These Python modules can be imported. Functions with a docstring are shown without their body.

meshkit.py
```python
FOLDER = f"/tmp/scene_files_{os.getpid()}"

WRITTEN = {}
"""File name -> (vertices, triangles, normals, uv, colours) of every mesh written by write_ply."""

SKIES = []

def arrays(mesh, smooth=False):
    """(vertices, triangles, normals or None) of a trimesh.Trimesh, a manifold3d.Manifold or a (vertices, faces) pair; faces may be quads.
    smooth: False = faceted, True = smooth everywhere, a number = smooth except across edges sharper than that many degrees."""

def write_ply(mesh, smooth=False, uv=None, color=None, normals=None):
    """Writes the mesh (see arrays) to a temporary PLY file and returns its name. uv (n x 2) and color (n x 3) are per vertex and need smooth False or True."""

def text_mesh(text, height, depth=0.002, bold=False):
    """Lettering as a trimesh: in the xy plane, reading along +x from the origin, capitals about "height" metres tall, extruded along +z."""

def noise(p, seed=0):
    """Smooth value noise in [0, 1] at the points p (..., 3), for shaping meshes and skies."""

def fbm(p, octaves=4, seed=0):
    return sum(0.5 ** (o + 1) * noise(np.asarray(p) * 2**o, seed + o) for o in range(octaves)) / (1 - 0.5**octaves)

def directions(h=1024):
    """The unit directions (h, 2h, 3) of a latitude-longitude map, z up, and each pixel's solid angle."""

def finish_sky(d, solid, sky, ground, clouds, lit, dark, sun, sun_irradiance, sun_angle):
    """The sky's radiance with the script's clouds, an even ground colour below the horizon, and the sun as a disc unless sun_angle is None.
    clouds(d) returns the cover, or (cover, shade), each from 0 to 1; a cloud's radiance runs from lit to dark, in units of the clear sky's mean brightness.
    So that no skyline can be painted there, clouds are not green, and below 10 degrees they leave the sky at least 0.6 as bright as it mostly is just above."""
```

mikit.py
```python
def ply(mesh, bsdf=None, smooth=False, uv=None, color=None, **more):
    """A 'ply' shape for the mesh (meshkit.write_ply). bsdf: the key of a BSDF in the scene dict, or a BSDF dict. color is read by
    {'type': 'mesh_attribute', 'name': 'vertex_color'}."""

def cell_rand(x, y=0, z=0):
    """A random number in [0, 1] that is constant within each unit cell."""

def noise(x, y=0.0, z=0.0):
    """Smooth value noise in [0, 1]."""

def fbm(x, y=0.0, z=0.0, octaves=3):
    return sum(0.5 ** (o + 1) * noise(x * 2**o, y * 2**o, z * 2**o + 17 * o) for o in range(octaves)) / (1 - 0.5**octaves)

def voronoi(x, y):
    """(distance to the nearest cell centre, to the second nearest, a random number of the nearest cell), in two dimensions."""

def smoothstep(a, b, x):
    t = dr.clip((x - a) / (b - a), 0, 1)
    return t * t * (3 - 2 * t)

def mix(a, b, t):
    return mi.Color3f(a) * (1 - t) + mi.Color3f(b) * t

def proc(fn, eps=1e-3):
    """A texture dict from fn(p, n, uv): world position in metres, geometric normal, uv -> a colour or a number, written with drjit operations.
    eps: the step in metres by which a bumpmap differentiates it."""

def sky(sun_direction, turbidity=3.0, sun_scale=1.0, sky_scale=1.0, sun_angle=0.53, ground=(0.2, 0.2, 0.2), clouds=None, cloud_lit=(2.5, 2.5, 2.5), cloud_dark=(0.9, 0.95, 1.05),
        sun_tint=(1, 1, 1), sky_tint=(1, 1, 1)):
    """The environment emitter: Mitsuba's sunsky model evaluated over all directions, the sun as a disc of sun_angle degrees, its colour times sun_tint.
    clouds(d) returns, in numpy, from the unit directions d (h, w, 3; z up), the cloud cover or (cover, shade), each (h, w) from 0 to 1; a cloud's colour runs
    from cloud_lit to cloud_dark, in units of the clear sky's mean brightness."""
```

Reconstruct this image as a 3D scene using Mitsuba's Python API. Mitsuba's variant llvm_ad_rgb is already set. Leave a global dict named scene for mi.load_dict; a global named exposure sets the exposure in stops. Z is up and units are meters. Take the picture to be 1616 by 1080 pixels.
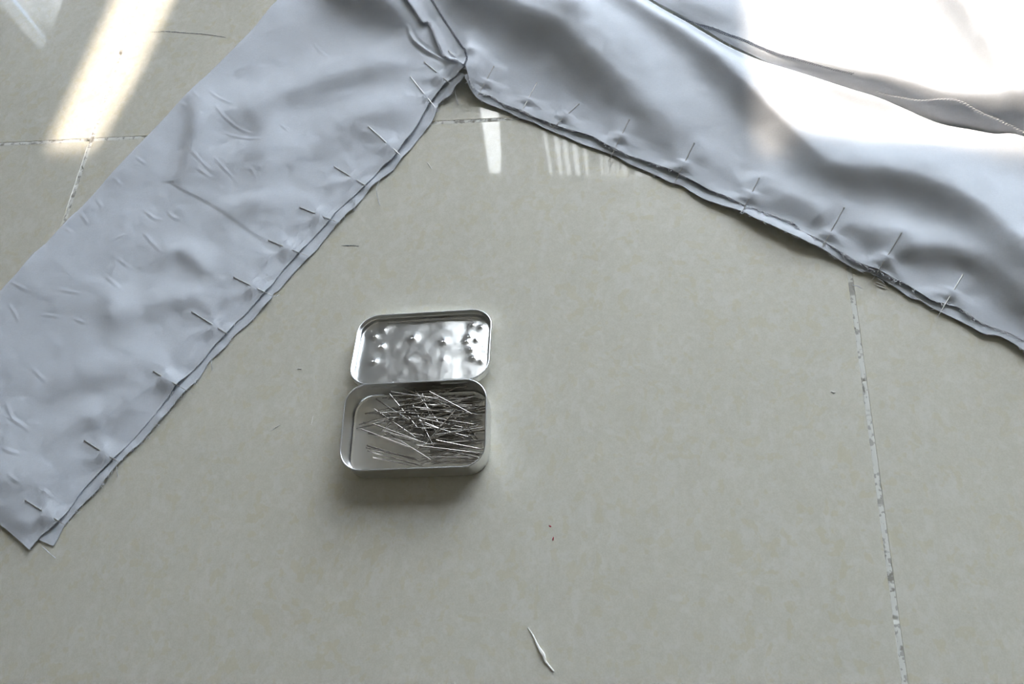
import math, random
import numpy as np
import trimesh
import drjit as dr
import mitsuba as mi
import mikit
import meshkit
import shapely
from shapely.geometry import Polygon
from scipy.spatial import Delaunay, cKDTree
from scipy.ndimage import gaussian_filter, map_coordinates
from scipy.optimize import linprog

T = mi.ScalarTransform4f
scene, labels = {}, {}
rng = np.random.default_rng(7)

# ------------------------------------------------------------------ camera, sky, sun, exposure
EYE = np.array([0.0, 0.0, 0.5091])
FWD, UP = np.array([-0.14705, 0.41943, -0.8958]), np.array([0.00931, 0.90619, 0.42277])
scene['camera'] = {'type': 'perspective', 'fov': 63.57, 'fov_axis': 'x', 'near_clip': 0.02, 'far_clip': 200.0,
                   'to_world': T().look_at(origin=EYE.tolist(), target=(EYE + FWD).tolist(), up=UP.tolist())}
ROOM_TURN = math.radians(-4.2)          # the room's walls against the tile grid
SUN_ELEVATION, SUN_AZIMUTH = 53.95, 91.5  # degrees, azimuth from +x
_e, _a = math.radians(SUN_ELEVATION), math.radians(SUN_AZIMUTH)


def cloud_cover(d):
    n = meshkit.fbm(np.stack([d[..., 0] * 3 + 4, d[..., 1] * 3 + 9, d[..., 2] * 5], -1), 4, seed=3)
    return np.clip((n - 0.42) * 4.0, 0, 1) * 0.8, np.clip((0.6 - n) * 2, 0, 1) * 0.4


scene['sky'] = mikit.sky((math.cos(_e) * math.cos(_a), math.cos(_e) * math.sin(_a), math.sin(_e)), turbidity=3.5, sun_scale=0.135, sky_tint=(1.03, 1.0, 0.89), sun_tint=(0.95, 1.0, 1.12), sky_scale=1.0,
                         ground=(0.30, 0.29, 0.27), clouds=cloud_cover)
exposure = 5.39

# ------------------------------------------------------------------ helpers


def hx(c):
    """An sRGB triple (0-255) as linear RGB."""
    c = np.asarray(c, float) / 255
    return [float(x) for x in np.where(c <= 0.04045, c / 12.92, ((c + 0.055) / 1.055) ** 2.4)]


def put(key, shape, label=None, category=None, group=None, kind=None):
    n, k = 0, key
    while k in scene:
        n += 1
        k = f'{key}_{n:03d}'
    scene[k] = shape
    tag(k, label, category, group, kind)
    return k


def tag(k, label=None, category=None, group=None, kind=None):
    d = {a: b for a, b in (('label', label), ('category', category), ('group', group), ('kind', kind)) if b}
    if d:
        labels[k] = d


def cat(parts):
    """Joins (vertices, triangles) pairs."""
    vs, fs, n = [], [], 0
    for v, f in parts:
        vs.append(np.asarray(v, float)); fs.append(np.asarray(f, int) + n); n += len(v)
    return np.vstack(vs), np.vstack(fs)


def tube(points, radius, sides=6):
    """A capped tube along a polyline; radius a number or one per point."""
    p = np.asarray(points, float)
    r = np.broadcast_to(radius, (len(p),))
    t = np.gradient(p, axis=0)
    t /= np.linalg.norm(t, axis=1, keepdims=True) + 1e-12
    ref = np.array([0, 0, 1.0]) if abs(t[:, 2]).mean() < 0.9 else np.array([1.0, 0, 0])
    a = np.cross(t, ref); a /= np.linalg.norm(a, axis=1, keepdims=True) + 1e-12
    b = np.cross(t, a)
    ang = np.arange(sides) * 2 * np.pi / sides
    v = p[:, None] + r[:, None, None] * (np.cos(ang)[None, :, None] * a[:, None] + np.sin(ang)[None, :, None] * b[:, None])
    v = v.reshape(-1, 3)
    mid = p.mean(0)
    i, j = np.meshgrid(np.arange(len(p) - 1), np.arange(sides), indexing='ij')
    k = (j + 1) % sides
    q = np.stack([i * sides + j, i * sides + k, (i + 1) * sides + k, (i + 1) * sides + j], -1).reshape(-1, 4)
    f = np.vstack([q[:, [0, 2, 1]], q[:, [0, 3, 2]]])
    n = len(v)
    v = np.vstack([v, p[:1], p[-1:]])
    jj = np.arange(sides); kk = (jj + 1) % sides; e = (len(p) - 1) * sides
    f = np.vstack([f, np.stack([np.full(sides, n), jj, kk], 1)[:, [0, 2, 1]] * 1, np.stack([np.full(sides, n + 1), e + jj, e + kk], 1)])
    f[-2 * sides:-sides] = np.stack([np.full(sides, n), jj, kk], 1)
    f[-sides:] = np.stack([np.full(sides, n + 1), e + kk, e + jj], 1)
    if np.einsum('ij,ij->i', v[f[:, 0]] - mid, np.cross(v[f[:, 1]] - mid, v[f[:, 2]] - mid)).sum() < 0:
        f = f[:, ::-1]
    return v, f


def box(x0, x1, y0, y1, z0, z1):
    m = trimesh.creation.box(bounds=[[x0, y0, z0], [x1, y1, z1]])
    return np.array(m.vertices), np.array(m.faces)


def smooth01(a, b, x):
    t = np.clip((x - a) / (b - a), 0, 1)
    return t * t * (3 - 2 * t)


def resample(poly, step):
    p = np.asarray(poly, float)
    s = np.r_[0, np.cumsum(np.linalg.norm(np.diff(p, axis=0), axis=1))]
    n = max(2, int(round(s[-1] / step)) + 1)
    u = np.linspace(0, s[-1], n)
    return np.stack([np.interp(u, s, p[:, k]) for k in range(p.shape[1])], 1)


def curved(poly, step=0.002):
    """A smooth line through the points (Catmull-Rom), evenly sampled."""
    p = np.asarray(poly, float)
    q = np.vstack([2 * p[0] - p[1], p, 2 * p[-1] - p[-2]])
    out = []
    for i in range(len(p) - 1):
        a, b, c, d = q[i:i + 4]
        t = np.linspace(0, 1, 12, endpoint=False)[:, None]
        out.append(0.5 * (2 * b + (c - a) * t + (2 * a - 5 * b + 4 * c - d) * t**2 + (3 * b - a - 3 * c + d) * t**3))
    return resample(np.vstack(out + [p[-1:]]), step)


def to_line(P, line):
    """(distance, index along the line as a fraction 0-1 of its length, side: +1 left of its direction, -1 right, between beyond its ends) of the points P (n, 2)."""
    line = np.asarray(line, float)[:, :2]
    line = line[np.r_[True, np.linalg.norm(np.diff(line, axis=0), axis=1) > 1e-9]]
    a, ab = line[:-1], np.diff(line, axis=0)
    L2 = (ab**2).sum(1)
    s0 = np.r_[0, np.cumsum(np.sqrt(L2))]
    near = cKDTree(line).query(P)[1]
    best, par, side = np.full(len(P), 1e9), np.zeros(len(P)), np.ones(len(P))
    for step in (-2, -1, 0, 1):
        i = np.clip(near + step, 0, len(a) - 1)
        w = P - a[i]
        t = np.clip((w * ab[i]).sum(1) / L2[i], 0, 1)
        d = np.hypot(w[:, 0] - t * ab[i, 0], w[:, 1] - t * ab[i, 1])
        m = d < best
        best[m] = d[m]
        par[m] = ((s0[i] + t * (s0[i + 1] - s0[i])) / s0[-1])[m]
        side[m] = np.clip((ab[i, 0] * w[:, 1] - ab[i, 1] * w[:, 0]) / np.sqrt(L2[i]) / np.maximum(d, 1e-7), -1, 1)[m]
    return best, par, side


def along(par, values):
    return np.interp(par, np.linspace(0, 1, len(values)), values)


def sheet(outline, height, step, thick=0.00045):
    """A piece of cloth: the outline (n, 2) filled with a fine net, height(P) its top surface; (top + underside + cut edge)."""
    poly = Polygon(outline).buffer(0)
    if poly.geom_type != 'Polygon':
        poly = max(poly.geoms, key=lambda g: g.area)
    edge = resample(np.array(poly.exterior.coords), step * 0.8)[:-1]
    x0, y0, x1, y1 = poly.bounds
    gx, gy = np.meshgrid(np.arange(x0, x1, step), np.arange(y0, y1, step * 0.866))
    gx = gx + (np.arange(gx.shape[0]) % 2)[:, None] * step * 0.5
    pts = np.stack([gx.ravel(), gy.ravel()], 1)
    inner = poly.buffer(-step * 0.55)
    pts = pts[shapely.contains_xy(inner, pts[:, 0], pts[:, 1])]
    P = np.vstack([edge, pts])
    tri = Delaunay(P).simplices
    c = P[tri].mean(1)
    tri = tri[shapely.contains_xy(poly, c[:, 0], c[:, 1])]
    a, b, d = P[tri[:, 0]], P[tri[:, 1]], P[tri[:, 2]]
    cr = (b[:, 0] - a[:, 0]) * (d[:, 1] - a[:, 1]) - (b[:, 1] - a[:, 1]) * (d[:, 0] - a[:, 0])
    tri = tri[np.abs(cr) > 1e-13]; cr = cr[np.abs(cr) > 1e-13]
    tri[cr < 0] = tri[cr < 0][:, ::-1]
    z = height(P)
    top = np.c_[P, z]
    bot = np.c_[P, z - thick]
    n = len(edge)
    ring = np.vstack([top[:n], bot[:n]])
    i = np.arange(n); j = (i + 1) % n
    wall = np.vstack([np.stack([i, i + n, j + n], 1), np.stack([i, j + n, j], 1)])
    if Polygon(edge).exterior.is_ccw is False:
        wall = wall[:, ::-1]
    return cat([(top, tri), (bot, tri[:, ::-1]), (ring, wall)])


# ------------------------------------------------------------------ materials


def tile_colour(p, n, uv):
    x, y = p.x, p.y
    wx = x + 0.012 * (mikit.fbm(x * 30, y * 30, 3.0) - 0.5)
    wy = y + 0.012 * (mikit.fbm(x * 30, y * 30, 7.0) - 0.5)
    veins = mikit.fbm(wx * 190 + 3, wy * 150, 1.0, octaves=4)
    fine = mikit.fbm(wx * 420, wy * 420, 2.0, octaves=3)
    cloud = mikit.fbm(x * 9, y * 9, 5.0, octaves=3)
    ochre = mikit.smoothstep(0.60, 0.72, mikit.fbm(wx * 190 + 40, wy * 170 + 11, 4.0, octaves=3)) * (0.4 + 0.6 * cloud)
    pale = mikit.smoothstep(0.56, 0.75, veins)
    grain = mikit.noise(x * 1500, y * 1500, 3.0)
    c = mikit.mix(TILE_A, TILE_B, dr.clip(0.5 + 0.9 * (veins - 0.5) + 0.9 * (fine - 0.5) + 0.7 * (grain - 0.5), 0, 1))
    c = mikit.mix(c, TILE_PALE, 0.22 * pale)
    return mikit.mix(c, TILE_OCHRE, 0.42 * ochre)


TILE_A, TILE_B, TILE_PALE, TILE_OCHRE = hx((192, 189, 175)), hx((200, 197, 185)), hx((208, 206, 200)), hx((188, 180, 148))
scene['tile_glaze'] = {'type': 'blendbsdf', 'weight': 0.32,
                       'polished': {'type': 'principled', 'base_color': mikit.proc(tile_colour), 'roughness': 0.03, 'specular': 0.95},
                       'haze': {'type': 'principled', 'base_color': mikit.proc(tile_colour), 'roughness': 0.30, 'specular': 1.0}}


def grout_colour(p, n, uv):
    worn = mikit.fbm(p.x * 160, p.y * 160, 1.0, octaves=3)
    run = mikit.fbm(p.x * 55 + 9, p.y * 55, 4.0, octaves=2)
    dirt = mikit.smoothstep(0.57, 0.68, worn * 0.62 + run * 0.38)
    speck = mikit.smoothstep(0.60, 0.70, mikit.fbm(p.x * 520 + 3, p.y * 520, 8.0, octaves=2))
    return mikit.mix(hx((208, 207, 199)), hx((126, 121, 111)), dr.clip(0.65 * dirt + 0.55 * speck, 0, 0.85))


scene['grout'] = {'type': 'principled', 'base_color': mikit.proc(grout_colour), 'roughness': 0.8, 'specular': 0.2}
scene['mortar'] = {'type': 'diffuse', 'reflectance': {'type': 'rgb', 'value': hx((120, 115, 105))}}


def cotton_colour(p, n, uv):
    w = mikit.noise(p.x * 2600, p.y * 900, p.z * 900) * 0.5 + mikit.noise(p.x * 900, p.y * 2600, p.z * 900) * 0.5
    s = mikit.fbm(p.x * 120, p.y * 120, p.z * 60, octaves=2)
    k = 0.94 + 0.10 * w + 0.02 * s
    return mi.Color3f(COTTON[0] * k, COTTON[1] * k, COTTON[2] * k)


COTTON = hx((194, 198, 204))
scene['cotton'] = {'type': 'twosided', 'bsdf': {'type': 'principled', 'base_color': mikit.proc(cotton_colour), 'roughness': 0.75, 'specular': 0.15, 'sheen': 0.25}}
scene['thread'] = {'type': 'twosided', 'bsdf': {'type': 'principled', 'base_color': {'type': 'rgb', 'value': hx((205, 207, 210))}, 'roughness': 0.7, 'specular': 0.3}}
scene['white_thread'] = {'type': 'twosided', 'bsdf': {'type': 'principled', 'base_color': {'type': 'rgb', 'value': hx((225, 224, 218))}, 'roughness': 0.7, 'specular': 0.3}}
scene['grey_thread'] = {'type': 'twosided', 'bsdf': {'type': 'principled', 'base_color': {'type': 'rgb', 'value': hx((120, 124, 132))}, 'roughness': 0.7, 'specular': 0.2}}
scene['dull_pin_steel'] = {'type': 'principled', 'base_color': {'type': 'rgb', 'value': [0.38, 0.355, 0.32]}, 'metallic': 1.0, 'roughness': 0.30}
scene['pin_steel'] = {'type': 'principled', 'base_color': {'type': 'rgb', 'value': [0.54, 0.53, 0.51]}, 'metallic': 1.0, 'roughness': 0.34}


scene['tin_plate'] = {'type': 'twosided', 'bsdf': {'type': 'principled', 'base_color': {'type': 'rgb', 'value': [0.77, 0.77, 0.755]}, 'metallic': 1.0, 'roughness': 0.25}}
scene['tin_rim_steel'] = {'type': 'twosided', 'bsdf': {'type': 'principled', 'base_color': {'type': 'rgb', 'value': [0.74, 0.75, 0.76]}, 'metallic': 1.0, 'roughness': 0.3}}
scene['wall_paint'] = {'type': 'twosided', 'bsdf': {'type': 'principled', 'base_color': mikit.proc(lambda p, n, uv: mikit.mix(hx((84, 82, 77)), hx((92, 90, 85)), mikit.fbm(p.x * 6, p.y * 6, p.z * 6))), 'roughness': 0.85, 'specular': 0.2}}
scene['ceiling_paint'] = {'type': 'twosided', 'bsdf': {'type': 'diffuse', 'reflectance': {'type': 'rgb', 'value': hx((196, 194, 185))}}}
scene['frame_paint'] = {'type': 'twosided', 'bsdf': {'type': 'principled', 'base_color': {'type': 'rgb', 'value': hx((205, 205, 203))}, 'roughness': 0.4}}
scene['heavy_curtain'] = {'type': 'twosided', 'bsdf': {'type': 'diffuse', 'reflectance': {'type': 'rgb', 'value': hx((150, 147, 138))}}}
scene['sheer_curtain'] = {'type': 'principledthin', 'base_color': {'type': 'rgb', 'value': hx((249, 249, 248))}, 'roughness': 0.9, 'spec_trans': 0.0, 'diff_trans': 2.0}

# ------------------------------------------------------------------ the room
ct, st = math.cos(ROOM_TURN), math.sin(ROOM_TURN)


def room(x, y):
    return np.array([x * ct - y * st, x * st + y * ct])


TURN = T().rotate([0, 0, 1], math.degrees(ROOM_TURN))
RX0, RX1, RY0, RY1, RZ = -2.6, 2.4, -3.6, 1.90, 2.75
HEAD, SILL, WX0, WX1, OUT = 2.227, 0.06, -2.3, 1.55, 2.00
put('wall_left', mikit.ply(box(RX0 - 0.1, RX0, RY0 - 0.1, OUT, 0, RZ), 'wall_paint', to_world=TURN), kind='structure')
put('wall_right', mikit.ply(box(RX1, RX1 + 0.1, RY0 - 0.1, OUT, 0, RZ), 'wall_paint', to_world=TURN), kind='structure')
put('wall_front', mikit.ply(box(RX0, RX1, RY0 - 0.1, RY0, 0, RZ), 'wall_paint', to_world=TURN), kind='structure')
put('wall_back', mikit.ply(cat([box(RX0, WX0, RY1, OUT, 0, RZ), box(WX1, RX1, RY1, OUT, 0, RZ), box(WX0, WX1, RY1, OUT, HEAD, RZ), box(WX0, WX1, RY1, OUT, 0, SILL)]), 'wall_paint', to_world=TURN), kind='structure')
put('ceiling', mikit.ply(box(RX0 - 0.1, RX1 + 0.1, RY0 - 0.1, OUT, RZ, RZ + 0.1), 'ceiling_paint', to_world=TURN), kind='structure')
fr = 0.045
put('window_1', mikit.ply(cat([box(WX0, WX0 + fr, OUT - 0.05, OUT, SILL, HEAD), box(WX1 - fr, WX1, OUT - 0.05, OUT, SILL, HEAD), box(WX0 + fr, WX1 - fr, OUT - 0.05, OUT, SILL, SILL + fr),
                                ]), 'frame_paint', to_world=TURN), kind='structure')

# floor: mortar bed, polished tiles 0.6 m apart, grout in the joints
PITCH, JOINT, X0, Y0 = 0.6, 0.0032, -0.4568, 0.4326
corners = np.array([room(RX0, RY0), room(RX1, RY0), room(RX1, OUT), room(RX0, OUT)])
room_poly = Polygon(corners)
m = trimesh.creation.extrude_polygon(room_poly, 0.02, engine='earcut')
m.apply_translation([0, 0, -0.03])
put('floor', mikit.ply((m.vertices, m.faces), 'mortar'), kind='structure')


def slab(poly, bevel=0.00025):
    """A tile: vertical sides, a small bevel, the top at z = 0."""
    inner = np.array(poly.buffer(-bevel, join_style=2).exterior.coords)[:-1]
    outer = np.array(poly.exterior.coords)[:-1]
    if len(inner) != len(outer):
        inner = outer + (outer.mean(0) - outer) * bevel * 3
    k = np.argmin(np.hypot(*(inner - outer[0]).T)); inner = np.roll(inner, -k, 0)
    if np.hypot(*(inner[1] - outer[1])) > 0.01:
        inner = np.roll(inner[::-1], 1, 0)
    if not Polygon(outer).exterior.is_ccw:
        outer, inner = outer[::-1], inner[::-1]
    n = len(outer)
    v = np.vstack([np.c_[outer, np.full(n, -0.009)], np.c_[outer, np.full(n, -bevel)], np.c_[inner, np.zeros(n)], [[*inner.mean(0), 0]]])
    i = np.arange(n); j = (i + 1) % n
    f = [np.stack([i, j, j + n], 1), np.stack([i, j + n, i + n], 1), np.stack([i + n, j + n, j + 2 * n], 1), np.stack([i + n, j + 2 * n, i + 2 * n], 1), np.stack([i + 2 * n, j + 2 * n, np.full(n, 3 * n)], 1)]
    return v, np.vstack(f)


for iy in range(-8, 4):
    for ix in range(-5, 6):
        h = JOINT / 2
        cell = shapely.box(X0 + ix * PITCH + h, Y0 + iy * PITCH + h, X0 + (ix + 1) * PITCH - h, Y0 + (iy + 1) * PITCH - h).intersection(room_poly)
        if cell.area > 1e-3:
            put('floor__tile', mikit.ply(slab(cell), 'tile_glaze'))


def grout_strip(a, b, w, seed):
    """Grout lying in a joint from a to b: a slightly uneven, chipped strip just below the tile faces."""
    a, b = np.asarray(a, float), np.asarray(b, float)
    L = np.linalg.norm(b - a); d = (b - a) / L; nrm = np.array([-d[1], d[0]])
    n = max(2, int(L / 0.0012)); k = 7
    s = np.linspace(0, L, n); u = np.linspace(-w / 2 - 0.0003, w / 2 + 0.0003, k)
    S, U = np.meshgrid(s, u, indexing='ij')
    P = a + S[..., None] * d + U[..., None] * nrm
    q = np.stack([P[..., 0] * 260, P[..., 1] * 260, np.full(S.shape, seed)], -1)
    chip = smooth01(0.68, 0.76, meshkit.fbm(q * 0.9, 3, seed=seed))
    z = -0.00008 - 0.0002 * meshkit.fbm(q * 2, 2, seed=seed + 5) - 0.0010 * chip - 0.00025 * (np.abs(U) > w / 2 - 0.0001)
    v = np.c_[P.reshape(-1, 2), z.ravel()]
    i, j = np.meshgrid(np.arange(n - 1), np.arange(k - 1), indexing='ij')
    q = np.stack([i * k + j, (i + 1) * k + j, (i + 1) * k + j + 1, i * k + j + 1], -1).reshape(-1, 4)
    return v, np.vstack([q[:, [0, 1, 2]], q[:, [0, 2, 3]]])


minx, miny, maxx, maxy = room_poly.bounds
for k in range(-5, 6):
    x = X0 + k * PITCH
    seg = shapely.LineString([(x, miny), (x, maxy)]).intersection(room_poly)
    if not seg.is_empty and seg.length > 0.3:
        for y0, y1 in ((-9, -0.3), (-0.3, 1.2), (1.2, 9)):
            (xa, ya), (xb, yb) = list(seg.coords)[0], list(seg.coords)[-1]
            lo, hi = max(min(ya, yb), y0), min(max(ya, yb), y1)
            if hi > lo:
                if k in (0, 1) and y0 == -0.3:
                    put('floor__grout', mikit.ply(grout_strip((x, lo), (x, hi), JOINT, 11 + k), 'grout', smooth=True))
                else:
                    put('floor__grout', mikit.ply(box(x - JOINT / 2, x + JOINT / 2, lo, hi, -0.008, -0.0005), 'grout'))
for k in range(-8, 4):
    y = Y0 + k * PITCH
    seg = shapely.LineString([(minx, y), (maxx, y)]).intersection(room_poly)
    if not seg.is_empty and seg.length > 0.3:
        xa, xb = sorted((seg.coords[0][0], seg.coords[-1][0]))
        for x0, x1 in ((-9, -0.9), (-0.9, 0.6), (0.6, 9)):
            lo, hi = max(xa, x0), min(xb, x1)
            if hi > lo:
                if k == 0 and x0 == -0.9:
                    put('floor__grout', mikit.ply(grout_strip((lo, y), (hi, y), JOINT, 31), 'grout', smooth=True))
                else:
                    put('floor__grout', mikit.ply(box(lo, hi, y - JOINT / 2, y + JOINT / 2, -0.008, -0.0005), 'grout'))

# curtains on the window side, outside the frame; the floor mirrors their gaps
CY, CTOP, CX = 1.82, 2.42, -0.13


def drape(left, right, pleat=0.055, amp=0.018, nz=14, y=CY, phase=0.0):
    """A hanging cloth between two edges, each a list of (z, x) from the top down, folded into pleats."""
    zs = np.unique(np.r_[np.linspace(CTOP, 0.03, nz), [q[0] for q in left], [q[0] for q in right]])[::-1]; nz = len(zs)
    lx = CX + np.interp(-zs, [-q[0] for q in left], [q[1] for q in left]); rx = CX + np.interp(-zs, [-q[0] for q in right], [q[1] for q in right])
    nu = max(9, int((rx - lx).max() / pleat * 10))
    u = np.linspace(0, 1, nu)
    X = lx[:, None] + (rx - lx)[:, None] * u
    w = max(1.0, round((rx - lx).max() / pleat))
    Yc = y + amp * np.sin(u * w * 2 * np.pi + phase)[None, :] * np.ones((nz, 1))
    v = np.stack([X, Yc, np.repeat(zs[:, None], nu, 1)], -1).reshape(-1, 3)
    i, j = np.meshgrid(np.arange(nz - 1), np.arange(nu - 1), indexing='ij')
    q = np.stack([i * nu + j, (i + 1) * nu + j, (i + 1) * nu + j + 1, i * nu + j + 1], -1).reshape(-1, 4)
    return v, np.vstack([q[:, [0, 1, 2]], q[:, [0, 2, 3]]])


GAP_L = [(2.42, -0.545), (1.98, -0.537), (1.60, -0.508), (1.2, -0.49), (0.03, -0.48)]
GAP_R = [(2.42, -0.505), (1.98, -0.495), (1.87, -0.475), (1.62, -0.447), (1.2, -0.43), (0.03, -0.41)]
WEDGE = [(2.42, -1.97), (1.344, -1.97), (1.139, -1.743), (0.8, -1.45), (0.03, -1.25)]
put('curtain', mikit.ply(drape(WEDGE, GAP_L, nz=40), 'heavy_curtain', smooth=True, to_world=TURN),
    'heavy grey curtain hanging left of the narrow window gap', 'curtain')
put('curtain_002', mikit.ply(drape([(2.42, -2.0), (0.03, -1.93)], WEDGE, nz=40, amp=0.006, y=CY + 0.05), 'sheer_curtain', smooth=True, to_world=TURN),
    'sheer white curtain drawn aside at the far left of the window', 'curtain')
c2 = 'curtain_001'
tag(c2, 'gathered grey curtain with thin translucent pleats between the gap and the open window', 'curtain')
slits = [(-0.304, 0.010), (-0.266, 0.016), (-0.238, 0.016), (-0.205, 0.018), (-0.170, 0.010), (-0.115, 0.009), (-0.096, 0.011), (-0.075, 0.010), (-0.059, 0.010), (-0.034, 0.018)]
edges = [GAP_R]
x_prev = GAP_R
for sx, sw in slits:
    l = [(2.42, sx - sw / 2), (0.03, sx - sw / 2)]; r = [(2.42, sx + sw / 2), (0.03, sx + sw / 2)]
    put('curtain_001__pleat', mikit.ply(drape(x_prev, l, pleat=0.06, amp=0.010), 'heavy_curtain', smooth=True, to_world=TURN))
    put('curtain_001__sheer_fold', mikit.ply(drape(l, r, pleat=0.06, amp=0.0), 'sheer_curtain', smooth=True, to_world=TURN))
    x_prev = r
put('curtain_001__pleat', mikit.ply(drape(x_prev, [(2.42, 0.006), (0.03, 0.006)], pleat=0.06, amp=0.010), 'heavy_curtain', smooth=True, to_world=TURN))
put('curtain_001__sheer_fold', mikit.ply(drape([(2.42, 0.006), (0.03, 0.006)], [(2.42, 0.052), (0.03, 0.052)], pleat=0.06, amp=0.0), 'sheer_curtain', smooth=True, to_world=TURN))
put('valance', mikit.ply(box(-2.4, 1.9, 1.772, 1.790, 1.940, CTOP + 0.03), 'heavy_curtain', to_world=TURN), 'straight grey valance board across the top of the window', 'valance')
put('curtain_rod', mikit.ply(tube([[-2.4, CY, CTOP + 0.02], [1.9, CY, CTOP + 0.02]], 0.012, 10), 'frame_paint', smooth=40, to_world=TURN), 'pale round curtain rod above the window', 'curtain rod')

#---GARMENT---
# ------------------------------------------------------------------ the garment: outlines on the floor plan (metres)
FOLD_EDGE = curved([(-0.2538, 0.6612), (-0.2841, 0.6191), (-0.3164, 0.5787), (-0.3317, 0.5488), (-0.3485, 0.5205), (-0.3671, 0.4924), (-0.3837, 0.4684), (-0.3924, 0.4518), (-0.4033, 0.433), (-0.4255, 0.3963), (-0.4379, 0.3742), (-0.447, 0.3592), (-0.4548, 0.3479), (-0.4649, 0.3303), (-0.4735, 0.3188), (-0.4816, 0.3016), (-0.4904, 0.2871), (-0.5107, 0.2521), (-0.5301, 0.2178)])
CUFF = curved([(-0.5008, 0.1443), (-0.4617, 0.1208), (-0.4264, 0.1036), (-0.4134, 0.0963), (-0.3997, 0.0878)])
SLEEVE_EDGE = curved([(-0.3999, 0.0882), (-0.3943, 0.0968), (-0.3881, 0.1024), (-0.3813, 0.1107), (-0.3718, 0.1304), (-0.358, 0.1484), (-0.3486, 0.1608), (-0.336, 0.1799), (-0.3226, 0.2037), (-0.3168, 0.212), (-0.3068, 0.2252), (-0.2998, 0.2377), (-0.2928, 0.2462), (-0.2879, 0.2554), (-0.2826, 0.261), (-0.2769, 0.2693), (-0.2692, 0.2807), (-0.2661, 0.2855), (-0.2595, 0.2983), (-0.2519, 0.309), (-0.2422, 0.3232), (-0.229, 0.3414), (-0.2256, 0.3487), (-0.2134, 0.3628), (-0.2029, 0.3754), (-0.1943, 0.3881), (-0.1856, 0.3968), (-0.1781, 0.4118), (-0.1707, 0.4245), (-0.1662, 0.437), (-0.1625, 0.4471), (-0.1571, 0.4567), (-0.1527, 0.4627), (-0.1467, 0.4684), (-0.1409, 0.47), (-0.1365, 0.4733), (-0.1317, 0.4755)])
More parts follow.
